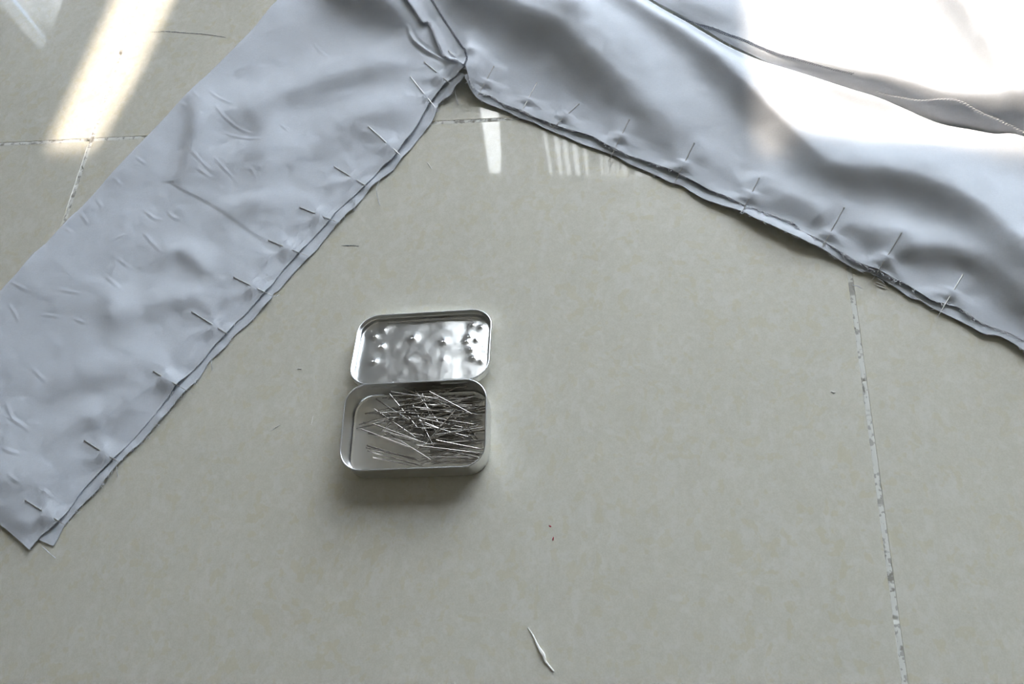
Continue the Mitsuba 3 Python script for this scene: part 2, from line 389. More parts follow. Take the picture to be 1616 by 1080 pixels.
UNDER_SLEEVE = curved([(-0.3838, 0.091), (-0.3817, 0.0977), (-0.3801, 0.1045), (-0.3729, 0.1162), (-0.367, 0.1233), (-0.3602, 0.1322), (-0.3536, 0.1456), (-0.3464, 0.1557), (-0.3394, 0.1635), (-0.3334, 0.1732), (-0.3253, 0.185), (-0.3149, 0.2017), (-0.3075, 0.2114), (-0.303, 0.2236), (-0.2964, 0.2311), (-0.2911, 0.2381), (-0.2896, 0.2426), (-0.2824, 0.2507), (-0.2776, 0.2557), (-0.2657, 0.2733), (-0.2639, 0.2796), (-0.2608, 0.2811), (-0.2561, 0.2885), (-0.2475, 0.3013), (-0.2405, 0.3104), (-0.2368, 0.3152), (-0.2285, 0.3295), (-0.2166, 0.3473), (-0.2113, 0.3529), (-0.2022, 0.3683), (-0.1948, 0.3775), (-0.1856, 0.3861), (-0.1793, 0.3973), (-0.1731, 0.4068), (-0.1675, 0.417), (-0.1626, 0.4242), (-0.1591, 0.4304), (-0.1555, 0.4416), (-0.1541, 0.4493), (-0.1513, 0.453), (-0.146, 0.4551), (-0.1434, 0.4581), (-0.1407, 0.4629), (-0.1356, 0.4666), (-0.1329, 0.4707)])
ARMHOLE = curved([(-0.2209, 0.6184), (-0.2015, 0.5873), (-0.1844, 0.5606), (-0.1668, 0.5356), (-0.1619, 0.5294), (-0.1575, 0.524), (-0.1522, 0.513), (-0.1443, 0.497), (-0.137, 0.4836), (-0.1317, 0.4755)])
BODY_EDGE = curved([(-0.1317, 0.4755), (-0.1304, 0.4706), (-0.1282, 0.4638), (-0.1258, 0.46), (-0.1192, 0.4547), (-0.1107, 0.452), (-0.1, 0.4436), (-0.0866, 0.4376), (-0.0768, 0.4307), (-0.0677, 0.4258), (-0.0572, 0.4203), (-0.0429, 0.4139), (-0.0303, 0.4084), (-0.0217, 0.4013), (-0.0098, 0.393), (0.0009, 0.3872), (0.0156, 0.3801), (0.0242, 0.3757), (0.0322, 0.3713), (0.0454, 0.3618), (0.054, 0.3553), (0.0652, 0.3494), (0.0682, 0.3471), (0.0774, 0.3408), (0.0866, 0.3367), (0.0961, 0.3316), (0.1055, 0.3271), (0.1107, 0.3238), (0.1136, 0.3186), (0.1191, 0.3148), (0.1303, 0.3074), (0.139, 0.3006), (0.1464, 0.294), (0.1606, 0.2858), (0.1762, 0.2754), (0.1835, 0.2691), (0.1911, 0.263), (0.1995, 0.2605), (0.2056, 0.2581), (0.2109, 0.2535), (0.217, 0.2475), (0.2259, 0.2429), (0.2333, 0.2393), (0.2394, 0.2344), (0.2589, 0.2171), (0.2803, 0.2025)])
UNDER_BODY = curved([(-0.1327, 0.468), (-0.1287, 0.4594), (-0.1231, 0.4518), (-0.1149, 0.4465), (-0.1061, 0.4423), (-0.0966, 0.4373), (-0.0867, 0.431), (-0.077, 0.4266), (-0.0679, 0.4205), (-0.0573, 0.4144), (-0.0509, 0.411), (-0.0401, 0.4043), (-0.0294, 0.399), (-0.0208, 0.3949), (-0.0127, 0.3904), (-0.0029, 0.3829), (0.0082, 0.3766), (0.0173, 0.3711), (0.0263, 0.365), (0.0344, 0.3618), (0.041, 0.356), (0.0496, 0.349), (0.0591, 0.3438), (0.0677, 0.3397), (0.0761, 0.3351), (0.0835, 0.329), (0.0934, 0.3229), (0.1039, 0.3163), (0.1151, 0.3093), (0.1254, 0.3044), (0.1335, 0.2987), (0.1399, 0.2936), (0.1497, 0.2869), (0.1545, 0.2868), (0.1611, 0.2818), (0.1698, 0.2749), (0.1781, 0.2667), (0.184, 0.2647), (0.1898, 0.2595), (0.2027, 0.2511), (0.2109, 0.2455), (0.2181, 0.2396), (0.2257, 0.2382), (0.233, 0.2333), (0.2395, 0.2271), (0.2592, 0.2104), (0.2805, 0.1952)])
CREST = curved([(-0.0217, 0.5755), (0.0017, 0.5481), (0.0227, 0.5261), (0.0419, 0.5083), (0.0527, 0.4977), (0.0732, 0.4793), (0.0956, 0.4642), (0.1133, 0.4554), (0.1221, 0.4511), (0.1479, 0.438), (0.1604, 0.4318), (0.1751, 0.4252), (0.1933, 0.4138), (0.2052, 0.4059), (0.2172, 0.3998), (0.2335, 0.3952), (0.2496, 0.3906), (0.2598, 0.3906), (0.2678, 0.3874), (0.2946, 0.3735), (0.3192, 0.3606)])
CREST_Z = [0.010, 0.012, 0.0135, 0.015, 0.015, 0.0145, 0.014, 0.013, 0.011, 0.009, 0.008, 0.008, 0.008]
ROLL_TOP = curved([(0.0956, 0.4667), (0.1131, 0.4575), (0.1384, 0.4434), (0.1568, 0.4334), (0.173, 0.426), (0.195, 0.4193), (0.2194, 0.4172), (0.2359, 0.4172), (0.2668, 0.4167), (0.2963, 0.4158), (0.3236, 0.4144)])

# folds: crest line, crest heights (m), width on the near (right-hand) side, width on the far (left-hand) side
FOLDS_SLEEVE = [
    ([(-0.2491, 0.5854), (-0.2141, 0.5592), (-0.1895, 0.5407), (-0.1785, 0.5253)], [0.016, 0.016, 0.012, 0.004], 0.017, 0.034),
    ([(-0.3167, 0.4415), (-0.2954, 0.4601), (-0.2697, 0.4718), (-0.2488, 0.4792), (-0.2173, 0.4884), (-0.1853, 0.4928), (-0.1689, 0.4909)], [0.0005, 0.003, 0.0042, 0.0044, 0.0042, 0.003, 0.001], 0.013, 0.026),
    ([(-0.2499, 0.4145), (-0.2282, 0.4285), (-0.2056, 0.4374), (-0.1804, 0.4467), (-0.1644, 0.4541)], [0.0005, 0.0025, 0.0035, 0.0032, 0.001], 0.014, 0.018),
    ([(-0.3695, 0.4763), (-0.3593, 0.4517), (-0.3551, 0.4282), (-0.3541, 0.4025), (-0.3551, 0.3807), (-0.3532, 0.3593)], [0.001, 0.0034, 0.0046, 0.0046, 0.003, 0.0005], 0.0115, 0.018),
    ([(-0.3469, 0.4369), (-0.3368, 0.4469), (-0.3187, 0.4491), (-0.3021, 0.4408), (-0.2919, 0.4214), (-0.2892, 0.396), (-0.2893, 0.3686)], [0.0005, 0.0022, 0.0030, 0.0032, 0.0032, 0.0026, 0.0005], 0.015, 0.020),
    ([(-0.3328, 0.3712), (-0.326, 0.3943), (-0.3179, 0.4077), (-0.3046, 0.412)], [0.0005, 0.0016, 0.0016, 0.0004], 0.010, 0.012),
    ([(-0.3575, 0.2968), (-0.3547, 0.3107), (-0.344, 0.316), (-0.3289, 0.3072), (-0.3123, 0.2902)], [0.0005, 0.0020, 0.0026, 0.0022, 0.0005], 0.007, 0.012),
    ([(-0.4065, 0.2842), (-0.3925, 0.2757), (-0.3814, 0.2621), (-0.3747, 0.2489)], [0.0005, 0.0020, 0.0024, 0.0005], 0.012, 0.014),
    ([(-0.3735, 0.2593), (-0.3535, 0.2707), (-0.329, 0.2745), (-0.3103, 0.2699)], [0.0005, 0.0020, 0.0020, 0.0005], 0.009, 0.014),
    ([(-0.4299, 0.2086), (-0.4045, 0.2085), (-0.3816, 0.2159), (-0.3581, 0.2207), (-0.3451, 0.2182)], [0.0004, 0.0014, 0.0020, 0.0018, 0.0005], 0.012, 0.018),
    ([(-0.4135, 0.1583), (-0.3964, 0.1738), (-0.3768, 0.1819), (-0.3593, 0.1891)], [0.0004, 0.0018, 0.0020, 0.0004], 0.010, 0.014),
    ([(-0.4343, 0.133), (-0.4162, 0.1369), (-0.3976, 0.1314)], [0.0014, 0.0018, 0.0004], 0.010, 0.014),
    ([(-0.3249, 0.3354), (-0.3075, 0.3523), (-0.2826, 0.3583), (-0.264, 0.3564)], [0.0004, 0.0018, 0.0020, 0.0004], 0.011, 0.014),
    ([(-0.2785, 0.3931), (-0.2594, 0.4058), (-0.2387, 0.4084)], [0.0004, 0.0014, 0.0004], 0.010, 0.014),
]
FOLDS_BODY = [
    ([(-0.1455, 0.5789), (-0.119, 0.5526), (-0.0966, 0.5361), (-0.0814, 0.5241), (-0.055, 0.5087), (-0.0359, 0.4869), (-0.0174, 0.466), (0.0009, 0.4457), (0.0181, 0.4237), (0.0418, 0.3998), (0.0634, 0.3804), (0.0802, 0.3673)], [0.017, 0.017, 0.017, 0.017, 0.017, 0.0155, 0.013, 0.010, 0.008, 0.006, 0.003, 0.0005], 0.021, 0.066),
    ([(-0.0163, 0.5594), (0.0016, 0.5377), (0.0215, 0.5193), (0.0431, 0.4998), (0.0613, 0.4762), (0.0765, 0.4529), (0.0933, 0.4286), (0.1133, 0.3993), (0.1324, 0.372), (0.1501, 0.3603)], [0.007, 0.0075, 0.0082, 0.0090, 0.0092, 0.0092, 0.009, 0.0085, 0.007, 0.004], 0.0120, 0.040),
    ([(0.1236, 0.3697), (0.1443, 0.3648), (0.1687, 0.3593), (0.1884, 0.3531), (0.2071, 0.3429), (0.2276, 0.3233), (0.2478, 0.2949), (0.2697, 0.2675)], [0.002, 0.006, 0.009, 0.011, 0.012, 0.012, 0.012, 0.012], 0.0145, 0.045),
    ([(0.1413, 0.3274), (0.1575, 0.3187), (0.1716, 0.3087), (0.1866, 0.3018), (0.2021, 0.3003), (0.2166, 0.2941), (0.23, 0.2828), (0.2449, 0.2617), (0.2659, 0.2392)], [0.0005, 0.004, 0.0058, 0.0055, 0.0062, 0.0070, 0.0070, 0.006, 0.006], 0.0105, 0.020),
    ([(0.0672, 0.3566), (0.0839, 0.3445), (0.1044, 0.3336), (0.1285, 0.3214), (0.1458, 0.3106)], [0.001, 0.0040, 0.0046, 0.0040, 0.0010], 0.009, 0.030),
    ([(-0.1353, 0.5124), (-0.13, 0.4914), (-0.1276, 0.4732)], [0.003, 0.006, 0.004], 0.007, 0.010),
    ([(-0.06, 0.5302), (-0.0469, 0.5221), (-0.0363, 0.504)], [0.001, 0.003, 0.0005], 0.010, 0.014),
    ([(0.0155, 0.3797), (0.0302, 0.3818), (0.0504, 0.3763)], [0.0004, 0.0010, 0.0003], 0.003, 0.006),
]
LIP = [(-0.1867, 0.5277), (-0.1835, 0.5189), (-0.1789, 0.5114), (-0.1711, 0.5045), (-0.1631, 0.499), (-0.1545, 0.4929), (-0.146, 0.4875), (-0.1383, 0.4835)]
KNIFE = ([(0.0549, 0.4715), (0.0653, 0.4606), (0.0783, 0.4436), (0.0928, 0.4221), (0.1128, 0.3936), (0.1319, 0.3676)], [0.0, 0.0014, 0.0024, 0.0026, 0.002, 0.0], 0.006, 0.014)
CREASE = ([(-0.3781, 0.3876), (-0.3581, 0.373), (-0.3304, 0.358), (-0.3087, 0.343), (-0.2876, 0.3285), (-0.2649, 0.3159)], [-0.0001, -0.0005, -0.0006, -0.0005, -0.0004, -0.0001], 0.009, 0.0009)
CRINKLES = [[(-0.3818, 0.4649), (-0.3778, 0.4626), (-0.3735, 0.4589)], [(-0.3711, 0.4759), (-0.3678, 0.4715), (-0.3631, 0.4664)], [(-0.3481, 0.4606), (-0.3386, 0.4479), (-0.3266, 0.4365), (-0.3151, 0.4287), (-0.3048, 0.4242)], [(-0.337, 0.4049), (-0.3271, 0.3943), (-0.3122, 0.38)], [(-0.3588, 0.4131), (-0.3457, 0.3996), (-0.3328, 0.3884)], [(-0.3558, 0.4749), (-0.3451, 0.4652), (-0.3303, 0.4567)], [(-0.3331, 0.4278), (-0.3136, 0.4215), (-0.2938, 0.4178)], [(-0.3853, 0.3553), (-0.3757, 0.3478), (-0.3664, 0.3451)], [(-0.3649, 0.3539), (-0.3578, 0.3471), (-0.3514, 0.3451)], [(-0.3802, 0.3338), (-0.3716, 0.3254), (-0.3587, 0.3142)], [(-0.4308, 0.3681), (-0.4275, 0.3643), (-0.4227, 0.3592)], [(-0.443, 0.3564), (-0.4376, 0.3513), (-0.4309, 0.3439)], [(-0.4508, 0.3416), (-0.4472, 0.3391), (-0.4437, 0.3366)], [(-0.4223, 0.3895), (-0.417, 0.3849), (-0.4104, 0.379)], [(-0.3947, 0.3101), (-0.3888, 0.306), (-0.3836, 0.3025)], [(-0.4032, 0.2968), (-0.3937, 0.2894), (-0.385, 0.2826)], [(-0.4386, 0.2849), (-0.4282, 0.2824), (-0.4181, 0.2806)], [(-0.4468, 0.2637), (-0.4395, 0.2625), (-0.43, 0.2608)], [(-0.4177, 0.26), (-0.4127, 0.2573), (-0.4063, 0.2551)], [(-0.4818, 0.2925), (-0.4733, 0.2884), (-0.4643, 0.2843)], [(-0.4778, 0.273), (-0.4711, 0.2663), (-0.4633, 0.2575)], [(-0.3761, 0.3836), (-0.3692, 0.3827), (-0.3616, 0.3829)], [(-0.3487, 0.3935), (-0.3409, 0.3882), (-0.332, 0.3822)], [(-0.4071, 0.4085), (-0.4002, 0.4037), (-0.3946, 0.3996)], [(-0.4503, 0.1816), (-0.44, 0.1783), (-0.4247, 0.1698)], [(-0.453, 0.1938), (-0.446, 0.184), (-0.4371, 0.1755)], [(-0.4393, 0.2187), (-0.4325, 0.2136), (-0.4248, 0.2086)], [(-0.404, 0.129), (-0.3972, 0.1256), (-0.3904, 0.1223)], [(-0.4308, 0.1398), (-0.4254, 0.1354), (-0.4195, 0.1323)], [(-0.2841, 0.4333), (-0.2803, 0.4299), (-0.2757, 0.4257)], [(-0.2739, 0.5267), (-0.2629, 0.5114), (-0.2531, 0.5021)], [(-0.404, 0.3282), (-0.3994, 0.331), (-0.3933, 0.3325)], [(-0.3021, 0.3912), (-0.2986, 0.3867), (-0.2955, 0.3817)], [(-0.443, 0.158), (-0.4345, 0.1548), (-0.4265, 0.1531)], [(-0.372, 0.1656), (-0.3673, 0.1624), (-0.3615, 0.1588)]]

# pins through the cloth: head, where it dives in, where it comes out again, tip
PINS_SLEEVE = [[(-0.4106, 0.1201), (-0.3964, 0.1131), (-0.3864, 0.1081), (-0.3751, 0.1033)], [(-0.38, 0.1632), (-0.3664, 0.156), (-0.358, 0.1516), (-0.346, 0.1459)], [(-0.3402, 0.2147), (-0.333, 0.2112), (-0.3241, 0.2064), (-0.3067, 0.1977)], [(-0.3225, 0.2627), (-0.3045, 0.2526), (-0.3003, 0.2492), (-0.29, 0.2442)], [(-0.2954, 0.2912), (-0.2812, 0.2844), (-0.2754, 0.2814), (-0.262, 0.2753)], [(-0.2744, 0.3234), (-0.2618, 0.318), (-0.2542, 0.315), (-0.2386, 0.3079)], [(-0.2544, 0.3525), (-0.2411, 0.3462), (-0.2351, 0.3436), (-0.2201, 0.3374)], [(-0.2323, 0.3902), (-0.2184, 0.3799), (-0.213, 0.3763), (-0.2017, 0.3693)], [(-0.2083, 0.4256), (-0.1914, 0.4096), (-0.1851, 0.4037), (-0.1775, 0.3959)], [(-0.1796, 0.4759), (-0.1665, 0.4571), (-0.1629, 0.4529), (-0.1552, 0.4424)], [(-0.1694, 0.4908), (-0.1568, 0.4769), (-0.1515, 0.4705), (-0.1446, 0.4641)]]
PINS_BODY = [[(-0.1104, 0.4797), (-0.1158, 0.4672), (-0.1185, 0.4621), (-0.1228, 0.4501)], [(-0.0753, 0.4636), (-0.0812, 0.4486), (-0.083, 0.4443), (-0.0865, 0.4344)], [(-0.0413, 0.4402), (-0.0489, 0.4308), (-0.0541, 0.4255), (-0.0621, 0.4162)], [(-0.0026, 0.4187), (-0.0079, 0.4067), (-0.0112, 0.4019), (-0.0186, 0.3833)], [(0.0444, 0.3935), (0.0369, 0.3796), (0.0333, 0.373), (0.0272, 0.3571)], [(0.0883, 0.3609), (0.083, 0.3503), (0.0798, 0.3435), (0.0739, 0.3315)], [(0.1425, 0.333), (0.1322, 0.3157), (0.1298, 0.3115), (0.1237, 0.2999)], [(0.1754, 0.309), (0.1662, 0.2946), (0.1627, 0.2893), (0.1549, 0.2773)], [(0.2113, 0.2807), (0.2042, 0.2699), (0.2006, 0.2639), (0.1912, 0.25)]]


def fold(P, line, amp, near, far, power=2.0):
    line = curved(line, 0.004)
    lo, hi = line.min(0) - 0.11, line.max(0) + 0.11
    m = ((P > lo) & (P < hi)).all(1)
    z = np.zeros(len(P))
    if m.any():
        d, par, side = to_line(P[m], line)
        w = near + (far - near) * (0.5 + 0.5 * side)
        z[m] = along(par, amp) * np.exp(-(d / w)**power)
    return z


def crinkle(P, line, amp=0.00036, w=0.0009):
    line = np.asarray(line)
    lo, hi = line.min(0) - 0.008, line.max(0) + 0.008
    m = ((P > lo) & (P < hi)).all(1)
    z = np.zeros(len(P))
    if m.any():
        d, par, side = to_line(P[m], curved(line, 0.002))
        z[m] = amp * (np.exp(-(d / w)**2) - 0.45 * np.exp(-((d - 2.2 * w) / w)**2)) * np.sin(np.clip(par, 0.02, 0.98) * np.pi)**0.6
    return z


def ripple(P, scale, seed):
    return meshkit.fbm(np.c_[P / scale, np.full(len(P), seed * 1.7)], 3, seed=seed) - 0.5


GX0, GX1, GY0, GY1, GSTEP = -0.70, 0.42, 0.02, 0.74, 0.001
_gx, _gy = np.meshgrid(np.arange(GX0, GX1, GSTEP), np.arange(GY0, GY1, GSTEP))
_G = np.c_[_gx.ravel(), _gy.ravel()]
FOLD_MAP = gaussian_filter(sum(1.35 * fold(_G, *f) for f in FOLDS_SLEEVE).reshape(_gx.shape), 2.0) + gaussian_filter(sum(1.45 * fold(_G, *f) for f in FOLDS_BODY).reshape(_gx.shape), 1.6)


def top_plain(P):
    """Height of the upper cloth of sleeve and body before the pins."""
    z = 0.0042 + map_coordinates(FOLD_MAP, [(P[:, 1] - GY0) / GSTEP, (P[:, 0] - GX0) / GSTEP], order=1, mode='nearest') + fold(P, *CREASE) + fold(P, *KNIFE, 1.0) + crinkle(P, LIP, 0.0019, 0.0013)
    for c in CRINKLES:
        z += crinkle(P, c)
    z += 0.0042 * ripple(P, 0.050, 3) + 0.0016 * ripple(P, 0.018, 5)
    return np.maximum(z, 0.0032)


def edge_blend(P, z):
    d, par, _ = to_line(P, SLEEVE_EDGE)
    ez = 0.0024 + 0.0012 * ripple(P, 0.016, 9) + 0.0022 * smooth01(0.72, 0.82, par) * (1 - smooth01(0.90, 0.96, par))
    z = ez + (z - ez) * smooth01(0, 0.022, d)
    d, par, side = to_line(P, BODY_EDGE)
    ez = 0.0040 + 0.0022 * ripple(P, 0.022, 12) + 0.0010 * smooth01(0.1, 0.4, par) * (1 - smooth01(0.6, 0.75, par))
    z = ez + (z - ez) * smooth01(0, 0.020, d)
    z = z + 0.0120 * np.exp(-(np.hypot(*(P - SLEEVE_EDGE[-1]).T) / 0.020)**2)      # the underarm stands up from the floor
    d, par, side = to_line(P, FOLD_EDGE)
    r = 0.0065
    t = np.clip(d / r, 0, 1)
    z = 0.0009 + (z - 0.0009) * np.sqrt(1 - (1 - t)**2)
    d, par, side = to_line(P, CUFF)
    z = 0.0022 + (z - 0.0022) * smooth01(-0.002, 0.012, d)
    d, par, side = to_line(P, CREST)               # beyond the far crest the body's cloth drops away
    drop = np.where(side > 0, np.exp(-(d / 0.0045)**2), 1.0)
    cz = along(par, CREST_Z)
    near = (side <= 0) * np.exp(-(d / 0.010)**2) + (side > 0)
    z = z + (cz - z) * near
    return 0.0012 + (z - 0.0012) * drop


PIN_R = 0.00034


def height_cached(P):
    return edge_blend(P, top_plain(P))


PIN_LINES = []
for q in PINS_SLEEVE + PINS_BODY:
    a, b = np.asarray(q[0]), np.asarray(q[3])
    zz = height_cached(np.vstack([a, b, [(a + b) / 2]]))
    body = len(PIN_LINES) >= len(PINS_SLEEVE)
    t0, t1 = [np.linalg.norm(np.asarray(p) - a) / np.linalg.norm(b - a) for p in q[1:3]]
    A, B = np.r_[a, zz[0] + 0.0006], np.r_[b, max(zz[1], 0.0034) + 0.0005]
    PIN_LINES.append((A, B, [t0, t1], body))


def pin_dress(P, z):
    """The cloth is pinched up over the hidden middle of each pin and lies under its two ends."""
    for A, B, (t0, t1), body in PIN_LINES:
        m = np.hypot(P[:, 0] - (A[0] + B[0]) / 2, P[:, 1] - (A[1] + B[1]) / 2) < 0.05
        if not m.any():
            continue
        ab = B[:2] - A[:2]; L = np.linalg.norm(ab)
        w = P[m] - A[:2]
        t = (w @ ab) / L**2
        v = (w[:, 0] * ab[1] - w[:, 1] * ab[0]) / L
        pz = A[2] + (B[2] - A[2]) * t
        zz = z[m]
        tm, half = (t0 + t1) / 2, max((t1 - t0) / 2, 0.07)
        # soft star-shaped pull towards the stitch
        r = np.hypot((t - tm) * L, v)
        ang = np.arctan2(v, (t - tm) * L)
        zz = zz + 0.0005 * np.cos(ang * 5 + 1.0) * np.exp(-((r - 0.013) / 0.010)**2)
        zz = np.maximum(zz, 0.0022)
        # the cloth drapes softly along the straight pin: just under its open ends, just over its hidden middle
        on = smooth01(-0.22, 0.04, t) * (1 - smooth01(1.0, 1.1, t))
        hide = smooth01(t0 - 0.05, t0 + 0.03, t) * (1 - smooth01(t1 - 0.03, t1 + 0.05, t))
        goal = pz - 0.00045 + 0.00115 * hide
        zz = zz + (goal - zz) * on * np.exp(-(v / 0.0075)**2)
        zz = zz - (0.0018 if body else 0.0004) * np.exp(-((v + 0.0022) / 0.0030)**2) * np.exp(-(((t - t1) * L - 0.0012) / 0.0032)**2)
        z[m] = zz
    return z


def top_height(P):
    return pin_dress(P, height_cached(P))


def under_height(P):
    z = 0.0011 + 0.0010 * np.clip(ripple(P, 0.020, 21) + 0.2, 0, 1) + 0.0105 * np.exp(-(np.hypot(*(P - SLEEVE_EDGE[-1]).T) / 0.019)**2)
    d, par, _ = to_line(P, UNDER_SLEEVE)
    wave = np.clip(meshkit.fbm(np.c_[par * 26, par * 0, par * 0], 3, seed=4) - 0.42, 0, 1)
    return z + 0.0045 * wave * np.exp(-(d / 0.006)**2)


def under_body_height(P):
    z = 0.0010 + 0.0008 * np.clip(ripple(P, 0.02, 22) + 0.2, 0, 1) + 0.0105 * np.exp(-(np.hypot(*(P - SLEEVE_EDGE[-1]).T) / 0.019)**2)
    d, par, _ = to_line(P, UNDER_BODY)
    lift = along(par, [0.003, 0.0022, 0.0010, 0.0009, 0.0010, 0.0012, 0.0012, 0.0014, 0.0030, 0.0062, 0.0068, 0.0018, 0.0010, 0.0010, 0.0012, 0.0026, 0.0026, 0.0012])
    return z + lift * np.exp(-(d / 0.010)**2)


def back_height(P):
    d, par, side = to_line(P, CREST)
    dt, pt, _ = to_line(P, ROLL_TOP)
    plate = along(par, [0.009, 0.0105, 0.0118, 0.0128, 0.0138, 0.0170, 0.020, 0.023, 0.025, 0.026, 0.026, 0.026])
    low = along(par, [0.008, 0.0100, 0.0110, 0.0116, 0.0118, 0.0090, 0.0040, 0.0035, 0.0035, 0.0035, 0.0035, 0.0035])
    roll = along(par, [0.006, 0.005, 0.004, 0.0035, 0.0045, 0.007, 0.009, 0.010, 0.013, 0.016, 0.022, 0.024, 0.026])
    t = np.clip((d - along(par, BACK_GAP)) / roll, 0, 1)
    z = low + (plate - low) * np.sin(t * np.pi / 2)**0.8
    z = z + fold(P, DIAGONAL, [0.016, 0.015, 0.011, 0.003], 0.010, 0.035)
    z = z + fold(P, [(0.044, 0.5334), (0.0654, 0.5191), (0.0888, 0.5069)], [0.003, 0.003, 0.0005], 0.010, 0.016) + 0.0030 * ripple(P, 0.045, 41) * smooth01(0.002, 0.02, d)
    return z


DIAGONAL = [(0.2255, 0.5322), (0.2348, 0.4988), (0.2474, 0.4517), (0.2586, 0.418)]
BACK_NEAR = CREST[(np.arange(len(CREST)) % 3 == 0)]
_t = np.gradient(BACK_NEAR, axis=0); _t /= np.linalg.norm(_t, axis=1, keepdims=True)
BACK_GAP = [0.0028, 0.0045, 0.0058, 0.0062, 0.0056, 0.0035, 0.0028, 0.0028, 0.0028, 0.0028, 0.0028, 0.0028]
BACK_NEAR = BACK_NEAR + along(np.linspace(0, 1, len(BACK_NEAR)), BACK_GAP)[:, None] * np.c_[-_t[:, 1], _t[:, 0]]
far_top = [tuple(x) for x in [(0.3536, 0.5344), (0.151, 0.5704), (-0.0188, 0.5894)]]

sleeve_outline = np.vstack([FOLD_EDGE[::-1], ARMHOLE, SLEEVE_EDGE[::-1], CUFF[::-1]])
_c = CREST[::-1]
_t = np.gradient(CREST, axis=0); _t /= np.linalg.norm(_t, axis=1, keepdims=True)
BODY_FAR = CREST + 0.009 * np.c_[-_t[:, 1], _t[:, 0]]
body_outline = np.vstack([ARMHOLE, BODY_EDGE[1:], BODY_FAR[::-1]])
under_sleeve_outline = np.vstack([FOLD_EDGE[::-1], ARMHOLE[:-4], UNDER_SLEEVE[::-1], CUFF[::-1]])
back_outline = np.vstack([BACK_NEAR, far_top])

GARMENT = 'garment'
tag(GARMENT, 'half-sewn pale grey-blue cotton shirt lying inside out on the floor, pinned along its seams', 'garment')
put('garment__sleeve', mikit.ply(sheet(sleeve_outline, top_height, 0.0014), 'cotton', smooth=True), 'flat wrinkled upper side of the sleeve with a folded outer edge')
put('garment__body', mikit.ply(sheet(body_outline, top_height, 0.0014), 'cotton', smooth=True), 'softly folded upper side of the shirt body')


def strip_between(outer, width):
    """The band of an underlying layer along its outer edge, reaching some way under the upper cloth (to the left of the line)."""
    return shapely.LineString(outer).buffer(width, single_sided=True)


band = strip_between(UNDER_SLEEVE, 0.028)
band = max(getattr(band, 'geoms', [band]), key=lambda g: g.area)
put('garment__sleeve_underside', mikit.ply(sheet(np.array(band.exterior.coords), under_height, 0.0014), 'cotton', smooth=True), 'lower cloth layer showing as a narrow strip along the sleeve seam')
band = strip_between(UNDER_BODY, 0.030)
band = max(getattr(band, 'geoms', [band]), key=lambda g: g.area)
put('garment__body_underside', mikit.ply(sheet(np.array(band.exterior.coords), under_body_height, 0.0014), 'cotton', smooth=True), 'lower cloth layer showing as a shaded strip along the side seam')
put('garment__back_panel', mikit.ply(sheet(back_outline, back_height, 0.0018), 'cotton', smooth=True), 'sunlit far panel with an overlocked edge')

# the pressed-open seam allowances of the armhole
ALLOW_A = curved([(-0.2329, 0.6226), (-0.2117, 0.5888), (-0.1959, 0.5607), (-0.1892, 0.5511), (-0.1822, 0.5424), (-0.177, 0.5347), (-0.1725, 0.5286), (-0.1688, 0.5304), (-0.166, 0.5238), (-0.1618, 0.5142), (-0.1583, 0.5056), (-0.1537, 0.4955), (-0.1481, 0.4881), (-0.1415, 0.4837), (-0.1359, 0.4773)], 0.0012)
ALLOW_B = curved([(-0.2202, 0.6176), (-0.2007, 0.585), (-0.1836, 0.5584), (-0.1662, 0.5334), (-0.1569, 0.5212), (-0.1509, 0.5082), (-0.1434, 0.4933), (-0.1354, 0.4782)], 0.0012)
ALLOW_C = curved([(-0.2058, 0.6144), (-0.1882, 0.5852), (-0.1701, 0.5571), (-0.1629, 0.5454), (-0.1565, 0.5347), (-0.1495, 0.5234), (-0.1431, 0.5116), (-0.1371, 0.4991), (-0.1319, 0.4876), (-0.1312, 0.4814), (-0.1325, 0.4746)], 0.0012)


def allow_height(P, free, lift, base):
    """Lies on the cloth; its free edge stands up a little."""
    d, par, _ = to_line(P, ALLOW_B)
    f, fp, _ = to_line(P, free)
    return height_cached(P) + base + lift * smooth01(0.0, 0.010, d) * (0.65 + 0.7 * (meshkit.fbm(np.c_[fp * 14, fp * 0, fp * 0], 2, seed=8) - 0.3))


a_top = lambda P: allow_height(P, ALLOW_A, 0.0020, 0.0022)
c_top = lambda P: allow_height(P, ALLOW_C, 0.0010, 0.0006)
put('garment__seam_allowance', mikit.ply(sheet(np.vstack([ALLOW_A, ALLOW_B[::-1]]), a_top, 0.0010), 'cotton', smooth=True), 'pressed-open seam allowance with a beaded overlock edge lying over the sleeve')
put('garment__seam_allowance', mikit.ply(sheet(np.vstack([ALLOW_B, ALLOW_C[::-1]]), c_top, 0.0010), 'cotton', smooth=True), 'pressed-open seam allowance lying over the shirt body')


def overlock(line, height, step, size, slant, seed):
    """Loops of thread sewn over a cut edge."""
    g = np.random.default_rng(seed)
    p = resample(line, step)
    t = np.gradient(p, axis=0); t /= np.linalg.norm(t, axis=1, keepdims=True)
    nrm = np.c_[-t[:, 1], t[:, 0]]
    z = height(p)
    out = []
    for i in range(len(p)):
        s = size * g.uniform(0.75, 1.2)
        u = np.linspace(-1, 1, 5)
        xy = p[i] + nrm[i] * (u * s)[:, None] * np.sign(slant) + t[i] * (u * step * 0.45)[:, None]
        out.append(tube(np.c_[xy, z[i] + 0.00035 + 0.0004 * (1 - u**2) - 0.0003 * (u < -0.6)], 0.00034, 5))
    return cat(out)


